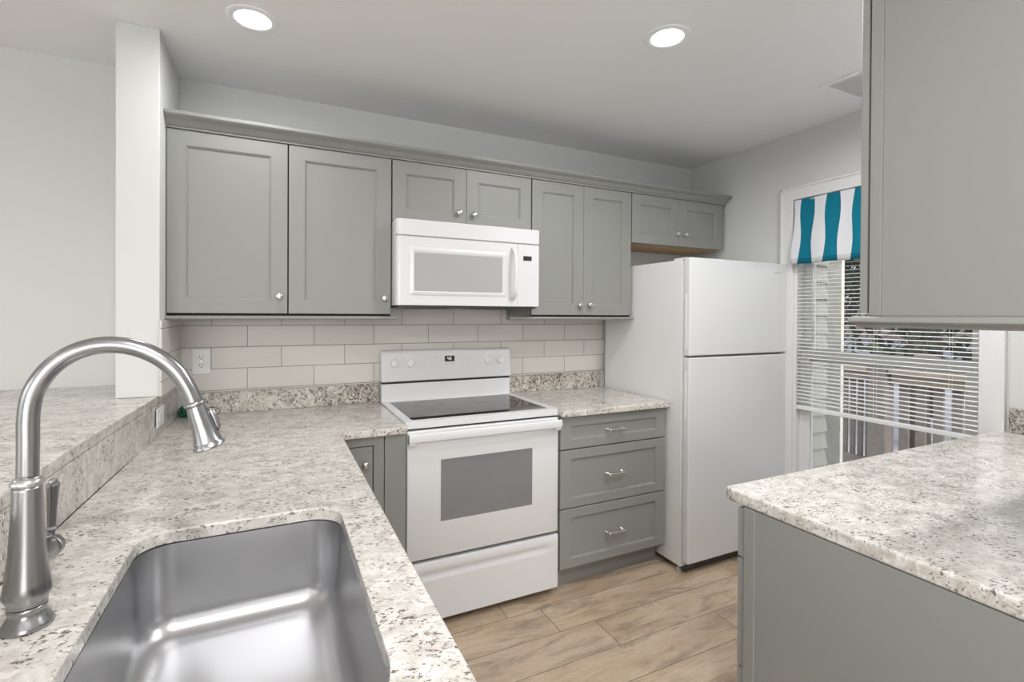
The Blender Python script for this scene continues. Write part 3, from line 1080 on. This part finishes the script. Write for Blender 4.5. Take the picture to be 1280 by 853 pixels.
vt = link('vent_panel', front_poly(bmesh.new(), mx0, mx1, 1.7635, 1.8400, mf, -0.3755, 0.022, 0.004), M['white'], t, bevel=0.005, bseg=3, angle=50, smooth=True)
link('vent_seam', B(mx0 + .006, mx1 - .004, mf + .008, -0.3755, 1.7575, 1.7635), M['grey_pl'], t)
DXR = 1.5335
door = link('door', front_poly(bmesh.new(), mx0, DXR, 1.4325, 1.7575, mf, -0.3755, 0.018, 0.002), M['white'], t, bevel=0.004, bseg=3, angle=50, smooth=True)
# raised frame round the window
bm = bmesh.new()


def ringframe(bm, rings):
    L = []
    for x0, x1, z0, z1, y, r in rings:
        L.append([bm.verts.new((a, y, c)) for a, c in rrect(x0, x1, z0, z1, (r,) * 4, 5)])
    for A_, C_ in zip(L, L[1:]):
        for i in range(len(A_)):
            j = (i + 1) % len(A_)
            bm.faces.new((A_[i], A_[j], C_[j], C_[i]))
    return bm


ringframe(bm, [(0.966, 1.472, 1.480, 1.710, mf + .001, 0.012), (0.966, 1.472, 1.480, 1.710, mf - .0005, 0.012), (0.971, 1.467, 1.485, 1.705, mf - .004, 0.010), (0.986, 1.452, 1.497, 1.690, mf - .005, 0.006), (0.993, 1.446, 1.503, 1.680, mf + .001, 0.003)])
link('window_frame', bm, M['white'], door, smooth=True)
link('window_glass', B(0.990, 1.449, mf - .0012, mf + .001, 1.500, 1.683), M['mwglass'], door)
bm = bmesh.new()
hp_ = smooth_path([(1.506, mf - .002, 1.732), (1.507, mf - .020, 1.722), (1.507, mf - .034, 1.690), (1.507, mf - .040, 1.605), (1.507, mf - .034, 1.520), (1.507, mf - .020, 1.486), (1.506, mf - .002, 1.474)], 6)
tube(bm, hp_, 0.0105, 18)
link('door_handle', bm, M['white'], door, smooth='all')
pn = link('control_panel', B(DXR + .0015, mx1, mf, -0.3755, 1.4325, 1.7575), M['white'], t, bevel=0.004, bseg=3)
link('display', B(1.568, 1.617, mf - .0012, mf, 1.674, 1.698), M['black'], pn)
bm = bmesh.new()
for r_ in range(7):
    for c_ in range(3):
        xx = 1.562 + c_ * .017
        zz = 1.625 - r_ * .0215
        box(bm, xx - .0045, xx + .0045, mf - .0007, mf, zz - .0022, zz + .0022)
for xx, zz in ((1.625, 1.578), (1.625, 1.549)):
    lathe(bm, (xx, mf, zz), (0, -1, 0), [(0.0065, 0), (0.0065, 0.0008), (0, 0.0008)], 14, cap=False)
link('buttons', bm, plain('pale_button_print', (0.62, 0.62, 0.63), 0.4), pn)

# ------------------------------------------------------------------ refrigerator
fx0, fx1 = 2.372, 3.149
ff = -0.779
t = thing('refrigerator', ((fx0 + fx1) / 2, -0.4, 0), 'white top-freezer refrigerator standing between the drawer cabinet and the window', 'refrigerator')
link('cabinet', B(fx0, fx1, -0.728, -0.04, 0.032, 1.692), M['white_tex'], t, bevel=0.004)
link('door_gasket', B(fx0 + .012, fx1 - .008, -0.7365, -0.728, 0.075, 1.685), M['grey_pl'], t)
for z0, z1, nm in ((1.1765, 1.701, 'freezer_door'), (0.064, 1.1655, 'fridge_door')):
    bm = front_poly(bmesh.new(), fx0 + .001, fx1, z0, z1, ff, -0.7365, 0.008, 0.006)
    dd = link(nm, bm, M['white'], t, bevel=0.005, bseg=3, angle=50, smooth=True)
    # finger-grip strip recessed in the left edge of the door
    if nm == 'freezer_door':
        a, c = 1.215, 1.505
    else:
        a, c = 0.835, 1.095
    bm = bmesh.new()
    box(bm, fx0 - .0025, fx0 + .0012, -0.760, -0.752, a, c, bev=0.001)
    link('door_grip', bm, M['plastic'], dd)
    if nm == 'freezer_door':
        link('badge', B(3.036, 3.106, ff - .001, ff + .0005, 1.6455, 1.6495), M['mark'], dd)
bm = B(fx0 + .004, fx0 + .075, -0.752, -0.66, 1.6925, 1.703, bev=0.002)
link('hinge_cover', bm, M['plastic'], t)
link('kick_grille', B(fx0 + .02, fx1 - .01, -0.735, -0.70, 0.012, 0.0315), M['darkmetal'], t)
for x in (fx0 + .018, fx1 - .03):
    for y in (-0.70, -0.10):
        bm = lathe(bmesh.new(), (x, y, 0.0005), (0, 0, 1), [(0.016, 0), (0.016, 0.012), (0.009, 0.014), (0.009, 0.0315)], 14)
        link('foot', bm, M['grey_pl'], t, smooth=True)


# ------------------------------------------------------------------ outlets and switch plates
def outlet(cxo, cyo, czo, n, u, label, w=0.073, h=0.118, sockets=True):
    """n outward normal, u horizontal direction along the wall"""
    n, u = Vector(n), Vector(u)
    t = thing('power_outlet', Vector((cxo, cyo, czo)) - Vector((0, 0, h / 2)), label, 'outlet', 'white wall plates')
    c = Vector((cxo, cyo, czo))

    def pbox(bm, ux, z, hw, hh, d0, d1, bev=0):
        p = c + u * ux + Vector((0, 0, z))
        a = p - u * hw + n * d0
        b__ = p + u * hw + n * d1
        box(bm, a.x, b__.x, a.y, b__.y, p.z - hh, p.z + hh, bev=bev)
    bm = bmesh.new()
    pbox(bm, 0, 0, w / 2, h / 2, 0.0003, 0.006, bev=0.0018)
    pl = link('cover_plate', bm, M['plastic'], t)
    if sockets:
        for s in (-1, 1):
            bm = bmesh.new()
            pbox(bm, 0, s * .0195, 0.0165, 0.0145, 0.006, 0.0075, bev=0.0006)
            so = link('socket', bm, M['plastic'], t)
            bm = bmesh.new()
            pbox(bm, -0.0065, s * .0195 + .004, 0.0012, 0.0045, 0.0073, 0.0078)
            pbox(bm, 0.0065, s * .0195 + .004, 0.0012, 0.0038, 0.0073, 0.0078)
            pbox(bm, 0, s * .0195 - .007, 0.0022, 0.0024, 0.0073, 0.0078)
            link('socket_slots', bm, M['black'], so)
        bm = bmesh.new()
        pbox(bm, 0, 0, 0.002, 0.002, 0.006, 0.0072)
        link('plate_screw', bm, M['knob'], t)
    return t, pbox


outlet(0.088, -0.009, 1.163, (0, -1, 0), (1, 0, 0), 'white duplex outlet on the tiled back wall behind the faucet head')
t, pb = outlet(0.009, -0.165, 1.135, (1, 0, 0), (0, 1, 0), 'white wall plate on the tiled side of the wing wall', w=0.072, h=0.115, sockets=False)
bm = bmesh.new()
pb(bm, 0, 0, 0.0165, 0.033, 0.006, 0.0085, bev=0.001)
link('rocker', bm, M['plastic'], t)
# plate on the granite bar face
t, pb = outlet(-0.0055, -0.41, 0.990, (1, 0, 0), (0, 1, 0), 'white plate set on the granite face of the raised bar', w=0.115, h=0.072, sockets=False)
bm = bmesh.new()
pb(bm, 0, 0, 0.033, 0.0165, 0.006, 0.0085, bev=0.001)
link('rocker', bm, M['plastic'], t)
bm = bmesh.new()
pb(bm, 0, 0, 0.052, 0.030, -0.006, 0.0004)
link('junction_box', bm, M['darkmetal'], t)

# ------------------------------------------------------------------ green wire bundle in the corner
t = thing('wire_bundle', (0.055, -0.075, 0.9145), 'small dark green coiled bundle with a black wire loop in the counter corner', 'string lights')
bm = bmesh.new()
r2 = random.Random(2)
for i in range(15):
    axv = Vector((r2.uniform(-1, 1), r2.uniform(-1, 1), r2.uniform(-1, 1))).normalized()
    a, c, d = frame_for(axv)
    rr = r2.uniform(0.021, 0.026)
    cc = Vector((0.030, -0.062, 0.9425))
    tube(bm, [cc + (a * math.cos(2 * PI * j / 20) + c * math.sin(2 * PI * j / 20)) * rr for j in range(21)], 0.0028, 6)
link('coil', bm, M['green'], t, smooth='all')
bm = bmesh.new()
pts = smooth_path([(0.06, -0.075, 0.945), (0.10, -0.06, 0.950), (0.135, -0.055, 0.952), (0.160, -0.055, 0.945), (0.168, -0.06, 0.932), (0.155, -0.07, 0.921), (0.125, -0.08, 0.9175), (0.08, -0.085, 0.9175), (0.05, -0.09, 0.9175)], 6)
tube(bm, pts, 0.0018, 8)
link('wire_loop', bm, M['wire'], t, smooth='all')


# ------------------------------------------------------------------ ceiling fixtures
def can(x, y, label, power):
    t = thing('recessed_light', (x, y, CZ), label, 'ceiling light', 'round recessed ceiling lights')
    bm = lathe(bmesh.new(), (x, y, CZ - .0002), (0, 0, -1), [(0.088, 0), (0.088, 0.002), (0.084, 0.004), (0.064, 0.0045), (0.060, 0.002), (0.060, 0.0)], 48, cap=False)
    link('trim_ring', bm, M['ceiling'], t, smooth='all')
    bm = lathe(bmesh.new(), (x, y, CZ - .0006), (0, 0, -1), [(0.060, 0), (0.060, 0.0012), (0.05, 0.004), (0, 0.005)], 48)
    link('lens', bm, M['lamp'], t, smooth='all')
    l = area('recessed_light_beam', (x, y, CZ - 0.012), (0, 0, 0), 0.12, 0.12, power, (0.985, 0.985, 0.985), 'DISK', 172)
    return t


can(0.322, -0.665, 'lit round recessed ceiling light above the left wall cabinets', 4.0)
can(1.766, -1.248, 'lit round recessed ceiling light in the middle of the kitchen ceiling', 10.0)
can(0.5, -2.9, 'unseen round ceiling light added behind the camera to brighten the room', 26.0)  # added lamp out of view, fills the room from behind
can(2.45, -1.95, 'added round ceiling light over the right worktop, unseen behind the foreground wall cabinet', 15.0)  # added hidden lamp, brightens the right wall and refrigerator
can(-1.6, -1.2, 'added unseen round ceiling light over the dining side of the bar', 1.0)  # extra unseen lamp added for fill on the bar side
can(-1.6, -3.6, 'added unseen round ceiling light in the living room', 4.0)  # extra unseen lamp added for fill from the living room

t = thing('ceiling_vent', (2.85, -1.36, CZ), 'flush white air vent in the ceiling near the window', 'vent')
bm = plate_with_hole(bmesh.new(), [(2.70, -1.47), (3.0, -1.47), (3.0, -1.25), (2.70, -1.25)], [(2.725, -1.445), (2.975, -1.445), (2.975, -1.275), (2.725, -1.275)], CZ - .006, CZ - .0002)
link('vent_frame', bm, M['ceiling'], t, bevel=0.0015)
bm = bmesh.new()
for i in range(11):
    y = -1.438 + i * .0155
    vs = [bm.verts.new(p) for p in ((2.724, y, CZ - .007), (2.976, y, CZ - .007), (2.976, y + .010, CZ - .0012), (2.724, y + .010, CZ - .0012))]
    bm.faces.new(vs)
link('louvres', bm, M['ceiling'], t)
link('vent_backing', B(2.724, 2.976, -1.446, -1.274, CZ - .0011, CZ - .0002), M['ceiling'], t)

# ------------------------------------------------------------------ window
y0, y1, z0, z1 = WO
win = thing('window_1', (XR, (y0 + y1) / 2, z0), None, None, kind='structure')
bm = bmesh.new()
cw = 0.075
box(bm, XR - .018, XR - .0005, y1, y1 + cw, z0 - .10, z1 + cw, bev=0.002)
box(bm, XR - .018, XR - .0005, y0 - cw, y0, z0 - .10, z1 + cw, bev=0.002)
box(bm, XR - .018, XR - .0005, y0, y1, z1, z1 + cw, bev=0.002)
box(bm, XR - .024, XR - .018, y1 + cw - .012, y1 + cw, z0 - .10, z1 + cw, bev=0.002)
box(bm, XR - .024, XR - .018, y0 - cw, y0 - cw + .012, z0 - .10, z1 + cw, bev=0.002)
box(bm, XR - .024, XR - .018, y0 - cw, y1 + cw, z1 + cw - .012, z1 + cw, bev=0.002)
link('window_casing', bm, M['trim'], win)
bm = bmesh.new()
box(bm, XR - .0004, XR + .149, y1 - .018, y1 + .0, z0, z1)
box(bm, XR - .0004, XR + .149, y0, y0 + .018, z0, z1)
box(bm, XR - .0004, XR + .149, y0 + .018, y1 - .018, z1 - .018, z1)
box(bm, XR - .045, XR + .149, y0 - .09, y1 + .09, z0 - .025, z0, bev=0.003)
box(bm, XR - .016, XR - .0005, y0 - .075, y1 + .075, z0 - .10, z0 - .025, bev=0.002)
link('window_frame', bm, M['trim'], win)
ya, yb = y0 + .018, y1 - .018
MR0, MR1 = 1.138, 1.196


def sash(x, za, zb, st, top, bot, name):
    bm = bmesh.new()
    box(bm, x, x + .035, ya, ya + st, za, zb, bev=0.002)
    box(bm, x, x + .035, yb - st, yb, za, zb, bev=0.002)
    box(bm, x + .0005, x + .0345, ya + st, yb - st, zb - top, zb, bev=0.002)
    box(bm, x + .0005, x + .0345, ya + st, yb - st, za, za + bot, bev=0.002)
    s = link(name, bm, M['trim'], win)
    link('window_pane', B(x + .014, x + .018, ya + st, yb - st, za + bot, zb - top), M['glass'], s)
    return s


ls = sash(XR + .032, z0, MR1, 0.060, 0.050, 0.07, 'lower_sash')
sash(XR + .068, MR0 - .01, z1 - .018, 0.050, 0.045, 0.04, 'upper_sash')
for q0 in (ya + .16, yb - .22):
    bm = prism(bmesh.new(), [(q0, MR1), (q0 + .10, MR1), (q0 + .10, MR1 + .010), (q0 + .04, MR1 + .012), (q0, MR1 + .004)], XR + .036, XR + .06, 'x')
    link('tilt_latch', bm, M['trim'], ls)

# mini blind
bx = XR + .012
t = thing('window_blind', (bx, (y0 + y1) / 2, 0.842), 'white horizontal mini blind lowered two thirds over the window', 'blind')
sa, sb = y0 + .022, y1 - .022
link('head_rail', B(bx - .014, bx + .014, sa, sb, z1 - .045, z1 - .020, bev=0.002), M['blind'], t)
bm = bmesh.new()
z = 0.892
while z < z1 - .05:
    P = []
    for j in range(5):
        a = -1 + 2 * j / 4
        P.append((bx + a * .0125, z + 0.0022 * (1 - a * a) + a * 0.0012))
    top = [[bm.verts.new((x, yy, zz)) for x, zz in P] for yy in (sa, sb)]
    bot = [[bm.verts.new((x, yy, zz - .0007)) for x, zz in P] for yy in (sa, sb)]
    for L in (top, bot):
        for j in range(4):
            bm.faces.new((L[0][j], L[0][j + 1], L[1][j + 1], L[1][j]))
    for j in (0, 4):
        bm.faces.new((top[0][j], top[1][j], bot[1][j], bot[0][j]))
    z += 0.0214
sl = link('slats', bm, M['blind'], t, smooth='all')
link('bottom_rail', B(bx - .0135, bx + .0135, sa - .002, sb + .002, 0.8455, 0.868, bev=0.003), M['blind'], t)
for yy in (sa + .10, (sa + sb) / 2, sb - .13):
    bm = bmesh.new()
    tube(bm, [(bx - .0145, yy, 0.866), (bx - .0145, yy, z1 - .045)], 0.0007, 6)
    tube(bm, [(bx + .0145, yy, 0.866), (bx + .0145, yy, z1 - .045)], 0.0007, 6)
    link('ladder_cord', bm, M['blind'], t)
bm = tube(bmesh.new(), [(bx - .022, sb - .10, 1.25), (bx - .022, sb - .10, z1 - .04)], 0.003, 8)
link('tilt_wand', bm, M['blind'], t, smooth='all')

# valance
t = thing('window_valance', (XR - .03, (y0 + y1) / 2, 1.69), 'teal and white striped cloth valance hanging at the window top', 'valance')
bm = bmesh.new()
uvl = bm.loops.layers.uv.new('UVMap')
NY, NZ = 150, 16
vt_ = {}
Lw = (y1 - .008) - (y0 + .008)
for i in range(NY + 1):
    s_ = i / NY
    yy = (y1 - .010) - s_ * Lw * 1.0
    for j in range(NZ + 1):
        v_ = j / NZ   # 0 = bottom
        zz = 1.692 + (2.070 - 1.692) * v_
        amp = (1 - v_) ** 0.8 * 0.0045 + 0.001
        xx = XR - .012 - 0.030 * (1 - v_) - amp * math.sin(s_ * 31 + 0.8 + 0.7 * math.sin(v_ * 4))
        yy2 = yy + 0.006 * math.sin(s_ * 40 + v_ * 7)
        vt_[i, j] = bm.verts.new((xx, yy2, zz + 0.002 * math.sin(s_ * 30) * (1 - v_)))
for i in range(NY):
    for j in range(NZ):
        f = bm.faces.new((vt_[i, j], vt_[i + 1, j], vt_[i + 1, j + 1], vt_[i, j + 1]))
        for lp, (a, c) in zip(f.loops, ((i, j), (i + 1, j), (i + 1, j + 1), (i, j + 1))):
            lp[uvl].uv = (a / NY * Lw * 1.0, c / NZ * 0.378)
cl = link('cloth', bm, M['cloth'], t, smooth='all')
sd = cl.modifiers.new('thick', 'SOLIDIFY')
sd.thickness = 0.0015
link('curtain_rod', tube(bmesh.new(), [(XR - .010, y0 + .004, 2.062), (XR - .010, y1 - .004, 2.062)], 0.004, 10), M['trim'], t)

# ------------------------------------------------------------------ outside
DZF = -0.03
bm = bmesh.new()
yb_ = -4.0
while yb_ < 1.9:
    box(bm, XR + .45, 5.55, yb_, yb_ + .135, DZF - .035, DZF, bev=0.003, seg=1)
    yb_ += .142
struct('deck_floor', bm, M['deck'])
struct('ground', B(XR + .16, 60, -30, 40, -1.3, -0.9), M['ground'])
# neighbouring house corner with lap siding
bm = bmesh.new()
for i in range(30):
    zz = -0.6 + i * .105
    prism(bm, [(-0.745, zz), (-0.772, zz), (-0.748, zz + .109), (-0.745, zz + .107)], XR + .152, XR + .405, 'x')
box(bm, XR + .152, XR + .40, -0.745, -0.60, -0.6, 2.6)
struct('wall_outside', bm, M['siding'])
o = link('porch_post', B(3.985, 4.02, -0.605, -0.497, DZF, 3.1, bev=0.004), M['deckpost'])
tag(o, 'weathered grey porch post just outside the window, left side', 'post')
o = link('porch_post', B(5.33, 5.47, -0.20, -0.05, DZF, 1.0, bev=0.006), M['deckdark'])
tag(o, 'thick dark brown railing post out on the deck', 'post')


def railing(name, label, p0, p1, pitch, wid):
    t = thing(name, ((p0[0] + p1[0]) / 2, (p0[1] + p1[1]) / 2, DZF), label, 'railing')
    d = Vector((p1[0] - p0[0], p1[1] - p0[1], 0))
    Ln = d.length
    d.normalize()
    ang = math.atan2(d.y, d.x)
    R = Matrix.Translation((p0[0], p0[1], 0)) @ Matrix.Rotation(ang, 4, 'Z')

    def put(nm, bm, mat):
        bm.transform(R)
        link(nm, bm, mat, t)
    put('top_rail', B(0, Ln, -.07, .07, 0.885, 0.925, bev=.004), M['rail'])
    put('upper_beam', B(0, Ln, -.02, .02, 0.79, 0.884, bev=.003), M['rail'])
    put('lower_beam', B(0, Ln, -.02, .02, -.02, 0.07, bev=.003), M['deckdark'])
    nb = int(Ln / pitch)
    for i in range(nb):
        x = .01 + i * Ln / nb
        put('baluster', B(x, x + wid, -.045, -.021, -.02 if wid > .05 else .02, 0.86), M['deckdark'])


railing('deck_railing', 'weathered wooden deck railing with square balusters, parallel to the window', (5.40, -4.0), (5.40, -0.22), .122, .072)
railing('deck_railing', 'weathered deck railing continuing left of the thick dark post', (5.40, -0.04), (5.40, 1.9), .068, .042)
# pale neighbouring house and grey car-port wall in the distance
t = thing('house', (17, 2, -1), 'pale blue-white house far beyond the deck railing', 'house')
link('wall', B(18, 24, -8, 9.5, -0.9, 0.62), M['pale'], t)
bm = bmesh.new()
for yy in (-6.8, -4.4, -2, 0.4, 3.2, 5.6, 8.0):
    box(bm, 17.95, 18.001, yy, yy + 1.1, -0.7, 0.35)
link('windows', bm, plain('dark_window', (0.04, 0.045, 0.055), 0.2), t)
bm = prism(bmesh.new(), [(17.6, 0.62), (24.4, 0.62), (21, 1.7)], -8.3, 9.8, 'y')
link('roof', bm, plain('grey_shingle_roof', (0.13, 0.11, 0.10), 0.9, var=0.4, bscale=6), t)
t = thing('bird_house', (6.2, 0.36, -0.9), 'small rust-red box on a thin pole, glimpsed through the blind slats', 'bird house')
link('pole', B(6.185, 6.215, 0.345, 0.375, -0.9, 0.74), M['deckdark'], t)
link('box', B(6.12, 6.26, 0.30, 0.42, 0.741, 0.93, bev=.004), M['red'], t)



def tree(x, y, h, seed, spread, label):
    r3 = random.Random(seed)
    t = thing('tree', (x, y, -0.9), label, 'tree', 'dark trees beyond the deck')
    bm = bmesh.new()
    pts = [(x, y, -0.95), (x + r3.uniform(-.1, .1), y + r3.uniform(-.1, .1), h * .35), (x + r3.uniform(-.3, .3), y + r3.uniform(-.3, .3), h * .95)]
    sp = smooth_path(pts, 5)
    tube(bm, sp, [0.17 * (1 - .75 * i / (len(sp) - 1)) for i in range(len(sp))], 10)
    tips = []
    for i in range(9):
        a = r3.uniform(0, 2 * PI)
        zb = r3.uniform(0.8, h * .8)
        l_ = spread * r3.uniform(.5, 1)
        e = (x + math.cos(a) * l_, y + math.sin(a) * l_, zb + r3.uniform(.3, 1.2))
        tube(bm, smooth_path([(x, y, zb), (x + math.cos(a) * l_ * .5, y + math.sin(a) * l_ * .5, zb + .35), e], 3), [.05, .045, .04, .033, .026, .02, .012], 6)
        tips.append(e)
    link('trunk', bm, M['bark'], t, smooth='all')
    bm = bmesh.new()
    for i in range(2600):
        if r3.random() < .6:
            c = r3.choice(tips)
            p = Vector((c[0] + r3.gauss(0, .55), c[1] + r3.gauss(0, .55), c[2] + r3.gauss(0, .45)))
        else:
            a = r3.uniform(0, 2 * PI)
            q_ = spread * math.sqrt(r3.random())
            p = Vector((x + q_ * math.cos(a), y + q_ * math.sin(a), r3.uniform(.5, h)))
        a = Vector((r3.uniform(-1, 1), r3.uniform(-1, 1), r3.uniform(-1, 1))).normalized() * .13
        b__ = a.cross(Vector((r3.uniform(-1, 1), r3.uniform(-1, 1), r3.uniform(-1, 1)))).normalized() * .055
        bm.faces.new([bm.verts.new(p - a), bm.verts.new(p + b__), bm.verts.new(p + a), bm.verts.new(p - b__)])
    link('crown', bm, M['leaf'], t)


for i, (x, y, h, lb) in enumerate([(9.0, 4.6, 6.0, 'dark leafy tree seen behind the left end of the window blind'),
                                   (10.5, 1.9, 6.5, 'dark leafy tree straight beyond the thick deck post'),
                                   (9.0, -0.4, 6.0, 'dark leafy tree behind the middle of the window blind'),
                                   (11.0, -2.4, 6.5, 'dark leafy tree behind the right end of the window blind'),
                                   (13.5, 6.0, 7.5, 'tall dark tree further back on the left beyond the deck'),
                                   (14.0, 3.2, 7.5, 'tall dark tree further back beyond the deck, above the house roof'),
                                   (13.0, 0.2, 7.5, 'tall dark tree further back, centre of the window view')]):
    tree(x, y, h, 11 + i, 2.1, lb)
